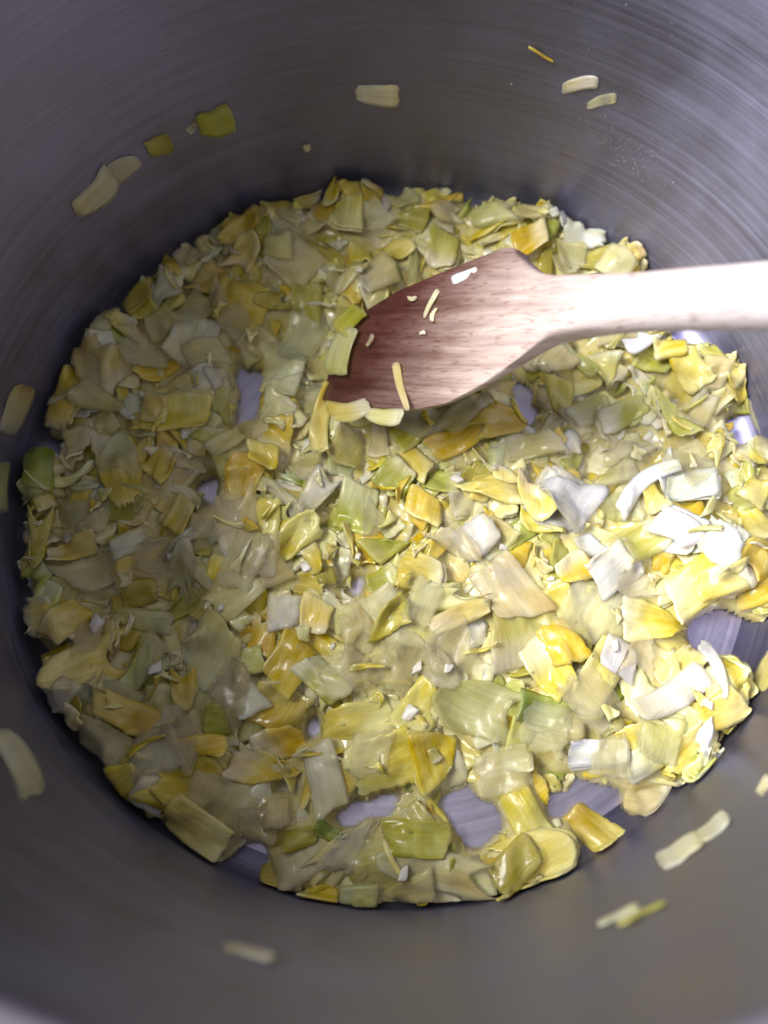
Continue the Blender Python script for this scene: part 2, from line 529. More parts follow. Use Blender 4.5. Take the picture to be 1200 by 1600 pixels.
def lay(px, py, L, W, yaw, col, kind='flat', torn=0.2, tilt=12, thick=None, check=True, tries=6, xy=None, lift=0.0):
    """lay one leaf piece on whatever already lies in the pot"""
    if xy is None:
        z = 0.008
        for _ in range(4):
            c = on_level(px, py, z); z = float(hs(np.array(c[0]), np.array(c[1]))) + 0.002
        x0, y0 = c[0], c[1]
    else:
        x0, y0 = xy
    n = max(8, min(19, int(L / 0.0011))); m_ = max(7, min(19, int(W / 0.0011)))
    A, B, a, b, zl = sheet(L, W, kind, torn, n, m_)
    tr, tp = np.radians(rng.normal(0, tilt, 2))
    z1 = zl * math.cos(tr) + b * math.sin(tr); b1 = b * math.cos(tr) - zl * math.sin(tr)
    z2 = z1 * math.cos(tp) + a * math.sin(tp); a2 = a * math.cos(tp) - z1 * math.sin(tp)
    cy, sy = math.cos(yaw), math.sin(yaw)
    X = x0 + a2 * cy - b1 * sy; Y = y0 + a2 * sy + b1 * cy
    if check:
        for _ in range(tries):
            g = in_gap(X, Y)
            if g.mean() < 0.05:
                break
            d = np.array([X.mean() - X[g].mean(), Y.mean() - Y[g].mean()])
            d = d / (np.linalg.norm(d) + 1e-6) * 0.003
            X = X + d[0]; Y = Y + d[1]
        else:
            if in_gap(X, Y).mean() > 0.12:
                return None
    RM = R - 0.0013
    for _ in range(3):
        rr = np.hypot(X, Y)
        over = (rr - RM).max() - 0.0035 + 0.0055 * max(0.0, -x0 / R)
        if over > 0:
            k_ = over / max(math.hypot(x0, y0), 1e-6)
            X = X - x0 * k_; Y = Y - y0 * k_
    rr = np.hypot(X, Y)
    exc = np.clip(rr - RM, 0, None)
    sc = np.minimum(1, RM / np.maximum(rr, 1e-9))
    X, Y = X * sc, Y * sc
    Hr = hs(X, Y); Hsft = hsoft(X, Y)
    z0 = np.percentile(Hr - z2, 72)
    zr = z2 + z0
    sag = rng.uniform(0.35, 0.7)
    zd = Hsft + 0.6 * (z2 - z2.mean())
    Z = (1 - sag) * zr + sag * zd
    Z = np.minimum(Z, Hsft + 0.011)
    Z = np.maximum(Z, Hr - 0.0002)
    for _ in range(2):
        Zp = np.pad(Z, 1, mode='edge')
        Z = 0.5 * Z + 0.125 * (Zp[:-2, 1:-1] + Zp[2:, 1:-1] + Zp[1:-1, :-2] + Zp[1:-1, 2:])
    Z = Z + exc * 0.9 + 0.0003 + lift
    Z = np.maximum(Z, 0.0004)
    pc = Piece()
    pc.X, pc.Y, pc.Z, pc.A, pc.B = X, Y, Z, A, B
    pc.ua, pc.vb = a, b
    pc.L, pc.W, pc.col, pc.kind = L, W, col, kind
    pc.thick = thick if thick else rng.uniform(0.0006, 0.0012)
    finish(pc)
    return pc


PIECES = []


def finish(pc):
    Z = pc.Z + pc.thick * 0.5
    # rasterise into the height field
    def up(M):
        n, m_ = M.shape
        k = 3
        i = np.linspace(0, n - 1, (n - 1) * k + 1); j = np.linspace(0, m_ - 1, (m_ - 1) * k + 1)
        i0 = np.minimum(i.astype(int), n - 2); j0 = np.minimum(j.astype(int), m_ - 2)
        fi = (i - i0)[:, None]; fj = (j - j0)[None, :]
        return (M[np.ix_(i0, j0)] * (1 - fi) * (1 - fj) + M[np.ix_(i0 + 1, j0)] * fi * (1 - fj) + M[np.ix_(i0, j0 + 1)] * (1 - fi) * fj + M[np.ix_(i0 + 1, j0 + 1)] * fi * fj)
    x, y, z = up(pc.X).ravel(), up(pc.Y).ravel(), up(Z).ravel()
    i = np.clip(np.round(x / CELL + GN / 2).astype(int), 0, GN - 1)
    j = np.clip(np.round(y / CELL + GN / 2).astype(int), 0, GN - 1)
    o = np.argsort(z)
    i, j, z = i[o], j[o], z[o]
    hgt = HF[i, j]
    ok = z > hgt
    HF[i[ok], j[ok]] = z[ok]
    IDB[i[ok], j[ok]] = len(PIECES)
    PIECES.append(pc)


def piece_mesh(pc):
    """closed, softly rounded sheet: verts, faces, uv, colours"""
    n, m_ = pc.X.shape
    P = np.stack([pc.X, pc.Y, pc.Z], -1)
    du = np.gradient(P, axis=0); dv = np.gradient(P, axis=1)
    nr = np.cross(du, dv); nr /= (np.linalg.norm(nr, axis=-1, keepdims=True) + 1e-12)
    edge = np.minimum(1 - np.abs(pc.A), 1 - np.abs(pc.B))
    t = pc.thick * (0.55 + 0.45 * np.clip(edge / 0.15, 0, 1) ** 0.6)
    top = P + nr * (t / 2)[..., None]; bot = P - nr * (t / 2)[..., None]
    V_ = np.concatenate([top.reshape(-1, 3), bot.reshape(-1, 3)])
    idx = np.arange(n * m_).reshape(n, m_)
    F = []
    q = np.stack([idx[:-1, :-1], idx[1:, :-1], idx[1:, 1:], idx[:-1, 1:]], -1).reshape(-1, 4)
    F.append(q); F.append(q[:, ::-1] + n * m_)
    loop = np.concatenate([idx[:-1, 0], idx[-1, :-1], idx[:0:-1, -1], idx[0, :0:-1]])
    l2 = np.roll(loop, -1)
    F.append(np.stack([l2, loop, loop + n * m_, l2 + n * m_], -1))
    F = np.concatenate(F)
    c0, c1_, al = TINT[pc.col]
    c0, c1_ = np.array(c0), np.array(c1_)
    g = np.clip(0.5 + 0.5 * pc.A * rng.choice([-1, 1]) + rng.normal() * 0.25 + 0.15 * np.sin(pc.B * rng.uniform(2, 5) + rng.uniform(0, 6)), 0, 1)[..., None]
    base = c0 * (1 - g) + c1_ * g
    if pc.col in 'ycpgn' and rng.random() < 0.45:       # the leaf fades to white at one end
        fd = np.clip((pc.A * rng.choice([-1, 1]) - rng.uniform(-0.3, 0.5)) / 0.7, 0, 1)[..., None] * rng.uniform(0.4, 0.9)
        base = base * (1 - fd) + np.array([0.84, 0.79, 0.56]) * fd
    base = base * np.clip(rng.normal(1, 0.07), 0.8, 1.15) * np.clip(1 + rng.normal(0, 0.03, 3), 0.9, 1.1)
    # paler cut ends
    pale = (np.clip((np.abs(pc.A) - 0.8) / 0.2, 0, 1) * 0.25)[..., None]
    base = base * (1 - pale) + np.array([0.74, 0.70, 0.45]) * pale
    if rng.random() < 0.10 and pc.col in 'ygca':      # a lightly browned corner
        br = np.clip(1 - np.hypot(pc.A - rng.choice([-1, 1]), pc.B - rng.uniform(-1, 1)) / 0.9, 0, 1)[..., None] * 0.6
        base = base * (1 - br) + np.array([0.50, 0.25, 0.03]) * br
    al_ = np.full((n, m_, 1), al * np.clip(rng.normal(1, 0.08), 0.75, 1.2)); al_ = np.clip(al_ * (0.62 + 0.38 * np.clip(edge / 0.3, 0, 1))[..., None], 0, 1)
    C = np.concatenate([np.clip(base, 0, 1), al_], -1).reshape(-1, 4)
    C = np.concatenate([C, C])
    off = rng.uniform(0, 3, 2)
    UVc = np.stack([pc.ua, pc.vb], -1).reshape(-1, 2) + off
    UVc = np.concatenate([UVc, UVc])
    out = [(V_, F, UVc, C)]
    if pc.kind in ('flat', 'curl', 'tube') and pc.L * pc.W > 0.00010 and rng.random() < 0.16:
        # a second layer of the same stalk still sticking underneath
        sh = du.mean((0, 1)) * rng.uniform(-1.6, 1.6) + dv.mean((0, 1)) * rng.uniform(-1.8, 1.8)
        low_ = -nr * (pc.thick * 1.15)[..., None] if np.ndim(pc.thick) else -nr * pc.thick * 1.15
        P2 = P + low_ + sh
        P2[..., 2] = np.maximum(P2[..., 2], 0.0006)
        rr_ = np.hypot(P2[..., 0], P2[..., 1]); k_ = np.minimum(1, (R - 0.0012) / np.maximum(rr_, 1e-9))
        P2[..., 0] *= k_; P2[..., 1] *= k_
        V2 = np.concatenate([(P2 + nr * (t / 2)[..., None]).reshape(-1, 3), (P2 - nr * (t / 2)[..., None]).reshape(-1, 3)])
        C2 = C.copy(); C2[:, :3] = np.clip(C2[:, :3] * rng.uniform(0.85, 1.1) * 0.7 + 0.3 * np.array([0.66, 0.62, 0.34]), 0, 1)
        out.append((V2, F, UVc + 0.37, C2))
    return out


def build(name, parts, mat=None, local=True):
    """one mesh object from one or several piece meshes"""
    V_, F, UVc, C, n0 = [], [], [], [], 0
    for (v, f, uv, c) in parts:
        V_.append(v); F.append(f + n0); UVc.append(uv); C.append(c); n0 += len(v)
    V_, F, UVc, C = map(np.concatenate, (V_, F, UVc, C))
    cen = V_.mean(0) if local else np.zeros(3)
    if local:
        cen[2] = V_[:, 2].min()
    me = bpy.data.meshes.new(name)
    me.from_pydata((V_ - cen).tolist(), [], F.tolist())
    me.polygons.foreach_set('use_smooth', [True] * len(me.polygons))
    li = np.empty(len(me.loops), int); me.loops.foreach_get('vertex_index', li)
    me.uv_layers.new(name='UVMap').data.foreach_set('uv', UVc[li].ravel())
    me.color_attributes.new('tint', 'FLOAT_COLOR', 'POINT').data.foreach_set('color', C.ravel())
    me.materials.append(mat or M_LEEK)
    o = bpy.data.objects.new(name, me); o.location = cen
    COL.objects.link(o)
    return o


# ---- bottom layers: random pieces
def px_len(px):           # pixels of the photograph -> metres at heap level
    return px / FPX * 0.262


for k in range(1700):
    r_ = (R - 0.004) * math.sqrt(rng.random()); th = rng.uniform(0, 2 * math.pi)
    x, y = r_ * math.cos(th), r_ * math.sin(th)
    if y < -0.085 and abs(x) > 0.0 and rng.random() < 0.45:
        continue
    lump = 0.5 + 0.25 * math.sin(x * 95 + 1.0) * math.sin(y * 80 + 0.5) + 0.25 * math.sin(x * 60 - y * 75 + 2.2)
    if hs(np.array(x), np.array(y)) > 0.008 + 0.017 * lump:
        continue
    kind = rng.choice(['flat', 'curl', 'crumple', 'strip', 'tube'], p=[.38, .25, .2, .1, .07])
    L = rng.uniform(0.008, 0.018); W = rng.uniform(0.007, 0.014)
    if kind == 'strip':
        L, W = rng.uniform(0.014, 0.024), rng.uniform(0.003, 0.006)
    col = rng.choice(list('ygcwnopta'), p=[.27, .15, .20, .08, .07, .05, .14, .03, .01])
    lay(0, 0, L, W, rng.uniform(0, 6.28), col, kind, torn=rng.choice([0.1, 0.4, 0.9]), tilt=14, xy=(x, y))

for k in range(190):      # pieces pushed up against the foot of the wall
    th = rng.uniform(0, 2 * math.pi)
    r_ = R - rng.uniform(0.004, 0.014)
    x, y = r_ * math.cos(th), r_ * math.sin(th)
    lay(0, 0, rng.uniform(0.008, 0.016), rng.uniform(0.007, 0.013), rng.uniform(0, 6.28), rng.choice(list('ygcwnop'), p=[.27, .2, .2, .06, .08, .06, .13]), rng.choice(['flat', 'curl', 'crumple']), torn=0.4, tilt=16, xy=(x, y), tries=2)

# ---- pieces read off the photograph: px, py, length along fibre, width, fibre angle, colour, shape
TOP = [
 (650,345,55,60,60,'o','flat'),(580,360,80,60,20,'t','crumple'),(700,330,60,45,10,'c','flat'),(755,360,75,55,40,'g','flat'),(830,372,65,60,20,'g','curl'),
 (545,335,70,60,80,'y','flat'),(630,312,60,45,20,'c','curl'),(520,302,50,42,60,'g','flat'),(480,312,55,32,20,'y','flat'),(450,352,65,58,70,'t','flat'),
 (375,352,80,42,30,'g','crumple'),(385,400,60,50,60,'y','flat'),(460,412,115,90,130,'c','flat'),(300,402,65,45,40,'t','crumple'),(215,462,60,50,30,'o','curl'),
 (770,330,80,42,5,'p','flat'),(845,332,85,42,0,'p','curl'),(880,352,50,50,30,'w','crumple'),(920,366,75,52,-20,'w','crumple'),(970,402,62,60,50,'c','flat'),
 (895,402,52,55,80,'p','flat'),(690,395,75,62,75,'n','flat'),(590,420,80,60,30,'c','flat'),(540,430,70,50,50,'c','crumple'),(620,400,60,50,10,'y','flat'),
 (430,380,50,60,90,'c','flat'),(370,470,105,90,70,'g','crumple'),(300,530,95,85,60,'w','flat'),(250,500,65,55,20,'c','curl'),(475,482,95,60,80,'n','flat'),
 (420,470,60,50,20,'o','flat'),(340,555,70,50,15,'c','flat'),(400,545,60,50,40,'t','flat'),(150,500,60,40,80,'c','curl'),(140,560,90,60,110,'c','crumple'),
 (190,512,60,70,20,'y','crumple'),(185,582,85,62,100,'c','crumple'),(230,560,70,50,0,'t','flat'),(150,620,80,45,-30,'c','flat'),(275,642,62,110,90,'y','flat'),
 (240,640,60,50,80,'y','curl'),(180,722,160,75,110,'g','crumple'),(120,690,50,60,30,'c','crumple'),(255,737,55,55,45,'g','flat'),
 (60,835,90,42,80,'o','flat'),(72,725,85,48,100,'d','flat'),(85,778,55,35,70,'g','flat'),(325,670,42,52,80,'n','flat'),(352,722,65,50,10,'p','flat'),(350,690,60,40,30,'c','flat'),
 (380,755,100,60,80,'a','flat'),(415,716,55,58,85,'y','curl'),(455,592,85,48,60,'w','flat'),(500,655,110,30,80,'y','strip'),(430,640,60,50,40,'t','flat'),
 (475,725,70,40,80,'p','flat'),(505,775,85,62,60,'w','flat'),(560,795,95,70,70,'n','flat'),(460,832,80,60,20,'y','crumple'),(400,822,75,70,70,'y','flat'),
 (600,850,70,50,30,'n','flat'),(540,700,70,60,60,'p','flat'),(590,690,60,40,80,'c','flat'),(330,810,90,60,20,'t','crumple'),(280,800,60,50,50,'y','flat'),
 (115,857,78,36,15,'y','tube'),(180,882,180,90,20,'c','flat'),(235,890,90,55,10,'a','flat'),(200,850,60,40,30,'w','flat'),(285,892,95,40,85,'p','flat'),
 (205,922,65,45,10,'o','flat'),(355,888,45,62,80,'g','flat'),(350,932,115,80,20,'c','flat'),(90,965,80,50,60,'y','curl'),(155,1000,70,60,30,'c','flat'),
 (235,972,105,40,-15,'p','curl'),(110,1042,120,62,30,'y','flat'),(95,1085,50,45,50,'w','flat'),(330,1012,115,92,60,'c','flat'),(215,1050,85,30,60,'p','strip'),
 (245,1100,85,55,80,'p','flat'),(180,1090,70,50,-20,'t','flat'),(285,1077,52,40,100,'y','flat'),(200,1120,120,50,-30,'a','flat'),(340,1122,42,62,0,'n','curl'),
 (310,1162,85,28,0,'g','strip'),(430,1112,85,80,50,'y','crumple'),(382,1092,55,60,40,'w','flat'),(450,1032,75,62,60,'g','flat'),(445,960,65,50,80,'w','flat'),
 (492,962,62,70,80,'y','flat'),(430,890,60,50,20,'c','flat'),(500,1060,90,50,-50,'n','flat'),(560,985,105,60,100,'t','flat'),(540,1055,95,70,30,'t','crumple'),
 (640,1050,95,110,60,'t','crumple'),(600,940,70,50,40,'c','flat'),(470,1152,85,50,20,'g','flat'),(560,1130,105,62,10,'y','crumple'),(655,1110,80,60,40,'y','flat'),
 (600,1185,110,80,0,'y','crumple'),(690,1192,95,80,110,'g','flat'),(150,1182,85,50,-30,'t','flat'),(120,1132,60,40,-40,'c','flat'),(195,1216,45,42,20,'y','flat'),
 (232,1240,52,50,60,'w','flat'),(282,1226,88,72,5,'g','flat'),(420,1212,115,70,-20,'g','crumple'),(350,1262,85,100,60,'t','flat'),(300,1312,95,62,-30,'y','flat'),
 (390,1312,55,75,80,'t','flat'),(432,1272,52,40,90,'c','curl'),(512,1228,95,58,110,'w','curl'),(470,1370,62,100,100,'c','flat'),(500,1402,62,32,10,'g','flat'),
 (460,1307,65,40,10,'o','flat'),(512,1302,22,42,70,'d','flat'),(550,1315,80,50,30,'p','flat'),(605,1362,125,95,10,'p','crumple'),(690,1366,130,52,-20,'c','flat'),
 (640,1395,70,40,10,'c','flat'),(560,1400,70,40,0,'p','flat'),(668,1270,105,52,10,'o','curl'),(822,1280,120,55,-65,'y','curl'),(870,1330,110,85,20,'y','flat'),
 (805,1352,75,52,30,'o','flat'),(745,1102,110,100,-30,'p','flat'),(812,1162,72,45,80,'p','curl'),(850,1112,88,54,-15,'d','curl'),(940,1212,135,60,15,'y','flat'),
 (1010,1205,90,50,20,'y','flat'),(920,1142,100,60,10,'p','crumple'),(935,1176,85,36,5,'w','flat'),(1080,1172,85,60,40,'y','crumple'),(1132,1110,75,50,20,'y','flat'),
 (1112,1147,42,32,50,'w','flat'),(1100,1190,60,40,50,'n','flat'),(1040,1150,80,60,60,'c','flat'),(825,992,95,120,100,'p','flat'),(855,1042,90,60,110,'y','flat'),
 (882,1000,80,60,110,'g','crumple'),(802,920,112,88,-60,'c','flat'),(660,896,72,62,-20,'y','flat'),(690,932,95,45,10,'p','flat'),(722,962,105,40,20,'y','curl'),
 (620,960,80,60,20,'o','flat'),(700,1010,80,60,40,'t','flat'),(930,962,95,100,60,'t','flat'),(902,886,55,65,-60,'g','flat'),(960,890,85,60,40,'w','curl'),
 (922,852,48,42,10,'w','flat'),(1035,975,105,72,-15,'y','flat'),(942,1050,105,50,55,'y','flat'),(1062,1040,92,46,40,'y','flat'),(975,1030,50,60,60,'w','flat'),
 (1052,1066,55,32,50,'y','flat'),(1062,1084,120,40,30,'w','strip'),(1116,1030,85,17,100,'w','strip'),(1092,922,95,80,40,'y','flat'),(1130,905,90,52,20,'y','flat'),
 (1160,882,85,70,60,'c','flat'),(1182,872,62,62,40,'a','flat'),(1125,850,80,60,40,'w','crumple'),(1062,822,70,80,-40,'w','flat'),(1000,850,80,60,30,'p','flat'),
 (1086,762,80,62,0,'w','curl'),(1020,782,62,32,100,'y','flat'),(1005,752,115,30,25,'w','strip'),(1045,735,70,16,80,'w','strip'),(960,810,90,60,20,'p','flat'),
 (880,782,95,105,60,'w','flat'),(770,840,80,60,30,'c','flat'),(745,838,62,60,20,'w','flat'),(765,765,110,65,-5,'y','flat'),(790,735,35,50,90,'y','flat'),
 (835,775,65,70,80,'y','flat'),(652,722,68,62,-45,'y','curl'),(660,790,55,60,80,'y','flat'),(620,745,65,60,40,'n','flat'),(712,685,95,60,20,'g','flat'),
 (830,692,105,52,0,'p','flat'),(780,660,80,50,20,'g','flat'),(720,645,75,50,40,'p','flat'),(640,670,60,50,20,'o','flat'),(870,625,75,50,70,'o','flat'),
 (920,645,75,50,20,'p','flat'),(960,735,85,45,10,'p','flat'),(985,700,115,42,0,'t','crumple'),(975,642,95,55,20,'n','curl'),(1055,657,105,36,-60,'n','flat'),
 (1085,642,72,60,60,'c','flat'),(1122,692,65,26,70,'y','flat'),(1030,572,95,60,-30,'n','flat'),(1090,570,85,52,-50,'y','flat'),(1000,532,62,42,30,'w','flat'),
 (1045,545,60,40,10,'y','curl'),(946,572,62,46,75,'y','flat'),(900,562,85,26,-50,'p','strip'),(880,782,95,95,60,'w','flat'),(1086,762,85,62,0,'w','curl'),(1062,822,75,75,-40,'w','flat'),(745,838,62,58,20,'w','flat'),(958,892,85,56,40,'w','curl'),(1130,850,70,60,40,'w','crumple'),(1005,752,115,26,25,'w','strip'),(870,560,60,50,30,'c','flat'),(960,520,70,40,0,'p','flat'),
]
for (px, py, L, W, ang, col, kind) in TOP:
    if col == 'w' and px > 700:  # light put into the tint: whites on the lit right side turn brighter
        col = 'W'
    lay(px, py, px_len(L) * 1.08, px_len(W) * 1.08, math.radians(ang + rng.normal(0, 6)), col, kind, torn={'flat': 0.25, 'crumple': 0.9}.get(kind, 0.15), tilt=13 if kind != 'tube' else 5, lift=0.0004)

for k in range(32):       # limp, half see-through skins lying over the rest
    r_ = (R - 0.016) * math.sqrt(rng.random()); th = rng.uniform(0, 2 * math.pi)
    x, y = r_ * math.cos(th), r_ * math.sin(th)
    lay(0, 0, rng.uniform(0.012, 0.020), rng.uniform(0.010, 0.016), rng.uniform(0, 6.28), 't', 'flat', torn=0.7, tilt=5, thick=0.0005, xy=(x, y), tries=2)

for k in range(90):      # small scraps, fibres and crumbs between the pieces
    r_ = (R - 0.006) * math.sqrt(rng.random()); th = rng.uniform(0, 2 * math.pi)
    x, y = r_ * math.cos(th), r_ * math.sin(th)
    if IDB[int(round(x / CELL + GN / 2)), int(round(y / CELL + GN / 2))] < 0:
        continue
    kind = rng.choice(['strip', 'flat'], p=[.65, .35])
    L, W = (rng.uniform(0.005, 0.013), rng.uniform(0.0008, 0.0022)) if kind == 'strip' else (rng.uniform(0.003, 0.006), rng.uniform(0.003, 0.005))
    lay(0, 0, L, W, rng.uniform(0, 6.28), rng.choice(list('ycpgt'), p=[.3, .3, .2, .15, .05]), kind, torn=0.6, tilt=18, thick=rng.uniform(0.0005, 0.0009), xy=(x, y))

# ---- sort out which pieces show most; the rest stay in the heap below them
N_LAID = len(PIECES)
ids, cnt = np.unique(IDB[IDB >= 0], return_counts=True)
vis = np.zeros(N_LAID, int); vis[ids] = cnt
order = np.argsort(-vis)
single = set(int(i) for i in order[:268] if vis[i] > 14)


def place_words(x, y):
    r_ = math.hypot(x, y)
    b = on_blade(640, 540)
    if math.hypot(x - b[0], y - b[1]) < 0.045:
        return 'beside the spatula blade'
    if x > 0.045 and abs(y - 0.045) < 0.03:
        return 'under the spatula handle'
    for (a, c, rx, ry) in GAPS:
        if math.hypot((x - a), (y - c)) < max(rx, ry) + 0.011:
            return 'by a bare patch'
    if r_ > R - 0.022:
        return 'against the pot wall'
    if r_ > 0.072:
        return 'in the outer heap'
    return 'mid heap'


SHAPE = {'flat': 'flat leek piece', 'curl': 'curled leek piece', 'tube': 'rolled leek tube', 'strip': 'narrow leek strip', 'crumple': 'crumpled leek piece'}
ONE = {'flat': 'flat', 'curl': 'curled', 'tube': 'rolled', 'strip': 'narrow', 'crumple': 'crumpled'}
rest = []
made = []
for i, pc in enumerate(PIECES):
    md = piece_mesh(pc)
    if i in single:
        o = build('leek_piece', md, M_FILM if pc.col in 'tcpwW' else M_LEEK)
        size = '' if pc.kind in ('strip', 'tube') else ('broad ' if pc.L * pc.W > 0.00027 else ('small ' if pc.L * pc.W < 0.00013 else ''))
        lab = f"{size}{WORD[pc.col]} {SHAPE[pc.kind]} {place_words(pc.X.mean(), pc.Y.mean())}"
        made.append((o, pc, lab))
    else:
        rest.extend(md)
labs = [q[2] for q in made]
cen = np.array([[q[1].X.mean(), q[1].Y.mean()] for q in made])
for i, (o, pc, lab) in enumerate(made):
    if labs.count(lab) > 1:
        for j in np.argsort(np.hypot(*(cen - cen[i]).T))[1:]:
            q = made[j][1]
            if q.col != pc.col:
                lab = lab + f", by a {WORD[q.col].split()[-1]} {ONE[q.kind]} one"
                break
    tag(o, lab, 'leek piece', 'chopped leek pieces in the pot')
heap = build('leek_heap', rest, local=False)
heap['kind'] = 'stuff'
tag(heap, 'soft chopped leek mass under the larger leek pieces', 'leek')
print('pieces', N_LAID, 'single', len(single), 'stuff', len(rest), 'max height', HF[GR < R - .012].max(), 'mean', HF[GR < R - .012].mean())

# ------------------------------------------------------------------ soft pulp and juice between the pieces
def blur(Q, k):
    for _ in range(k):
        Q = 0.25 * np.roll(Q, 1, 0) + 0.5 * Q + 0.25 * np.roll(Q, -1, 0)
        Q = 0.25 * np.roll(Q, 1, 1) + 0.5 * Q + 0.25 * np.roll(Q, -1, 1)
    return Q


cov = blur((IDB >= 0).astype(float), 4)
S = 0.90 * blur(np.where(IDB >= 0, HF, 0), 5) - 0.0010 + blur(rng.normal(0, 1, HF.shape), 3) * 0.0028
S = np.minimum(S, (cov - 0.24) * 0.010)
S = blur(S, 2)
S = np.where(GR < R - 0.0015, S, -1)
keep = S > 0.00012
vid = -np.ones((GN, GN), int)
quad = keep[:-1, :-1] & keep[1:, :-1] & keep[1:, 1:] & keep[:-1, 1:]
used = np.zeros((GN, GN), bool)
for a_, b_ in ((0, 0), (1, 0), (1, 1), (0, 1)):
    used[a_:GN - 1 + a_, b_:GN - 1 + b_] |= quad
vid[used] = np.arange(used.sum())
pv = np.stack([GX[used], GY[used], S[used]], -1)
pf = np.stack([vid[:-1, :-1][quad], vid[1:, :-1][quad], vid[1:, 1:][quad], vid[:-1, 1:][quad]], -1)
mt, nt, p = node_mat('leek_pulp')
tcn = N(nt, 'ShaderNodeTexCoord').outputs['Object']
pn = noise(nt, tcn, 160, 2, 0.6); pn2 = noise(nt, tcn, 45, 3, 0.5)
mx = N(nt, 'ShaderNodeMix', data_type='RGBA'); mx.inputs['A'].default_value = (0.50, 0.41, 0.07, 1); mx.inputs['B'].default_value = (0.78, 0.72, 0.40, 1)
nt.links.new(ramp(nt, math_node(nt, 'ADD', math_node(nt, 'MULTIPLY', pn, 0.5), math_node(nt, 'MULTIPLY', pn2, 0.5)), [(0.36, 0.0), (0.62, 1.0)]), mx.inputs['Factor'])
nt.links.new(mx.outputs['Result'], p.inputs['Base Color'])
p.inputs['Roughness'].default_value = 0.16
bmp = N(nt, 'ShaderNodeBump'); bmp.inputs['Strength'].default_value = 0.5; bmp.inputs['Distance'].default_value = 0.0012
nt.links.new(pn, bmp.inputs['Height']); nt.links.new(bmp.outputs[0], p.inputs['Normal'])
# thin juice at the edges lets the steel show through
sz = N(nt, 'ShaderNodeSeparateXYZ'); nt.links.new(tcn, sz.inputs[0])
nt.links.new(ramp(nt, math_node(nt, 'MULTIPLY', sz.outputs[2], 250), [(0.05, 0.0), (0.3, 0.35), (0.9, 1.0)]), p.inputs['Alpha'])
pulp = mesh_obj('leek_pulp', pv, pf, mt)
pulp['kind'] = 'stuff'
tag(pulp, 'wet yellowish leek pulp and juice filling between the pieces', 'leek pulp')


# ------------------------------------------------------------------ bits stuck to the pot wall and the blade
def stuck(name, surf, px, py, L, W, ang, col, label, cat, group, fold=0.0, thick=0.0006, off=0.0001, jag=0.09, bend=0.0):
    n, m_ = 13, 7
    A, B = np.meshgrid(np.linspace(-1, 1, n), np.linspace(-1, 1, m_), indexing='ij')
    c, s_ = math.cos(math.radians(ang)), math.sin(math.radians(ang))
    a = (A + 0.25 * rng.uniform(-1, 1) * B * W / L) * L / 2 * (1 - 0.10 * B ** 4) + np.where(np.abs(A) > 0.99, rng.uniform(-jag, jag, m_)[None, :] * W * 0.5, 0); b = B * W / 2 * (1 - rng.uniform(0.05, 0.25) * A ** 4) * (1 + rng.uniform(-0.25, 0.25) * A) + bend * W * (A ** 2 - 0.4) + wob(A, 4, W * 0.03)
    P = np.empty((n, m_, 3))
    for i in range(n):
        for j in range(m_):
            x, y = px + a[i, j] * c + b[i, j] * s_, py - a[i, j] * s_ + b[i, j] * c
            lift = off + thick * 0.5 + fold * 0.0008 * max(0, A[i, j] - 0.25) + 0.00025 * math.sin(3 * A[i, j] + px)
            P[i, j] = surf(x, y, lift)
    pc = Piece()
    pc.X, pc.Y, pc.Z, pc.A, pc.B = P[..., 0], P[..., 1], P[..., 2], A, B
    sc = 0.2 / FPX
    pc.ua, pc.vb, pc.L, pc.W, pc.col, pc.kind, pc.thick = a * sc, b * sc, L * sc, W * sc, col, 'stuck', thick
    o = build(name, piece_mesh(pc), M_FILM)
    tag(o, label, cat, group)
    return o


def wall_surf(x, y, lift):
    return on_wall(x, y, R - lift)


def blade_surf(x, y, lift):
    return on_blade(x, y, 0.0030 + lift)


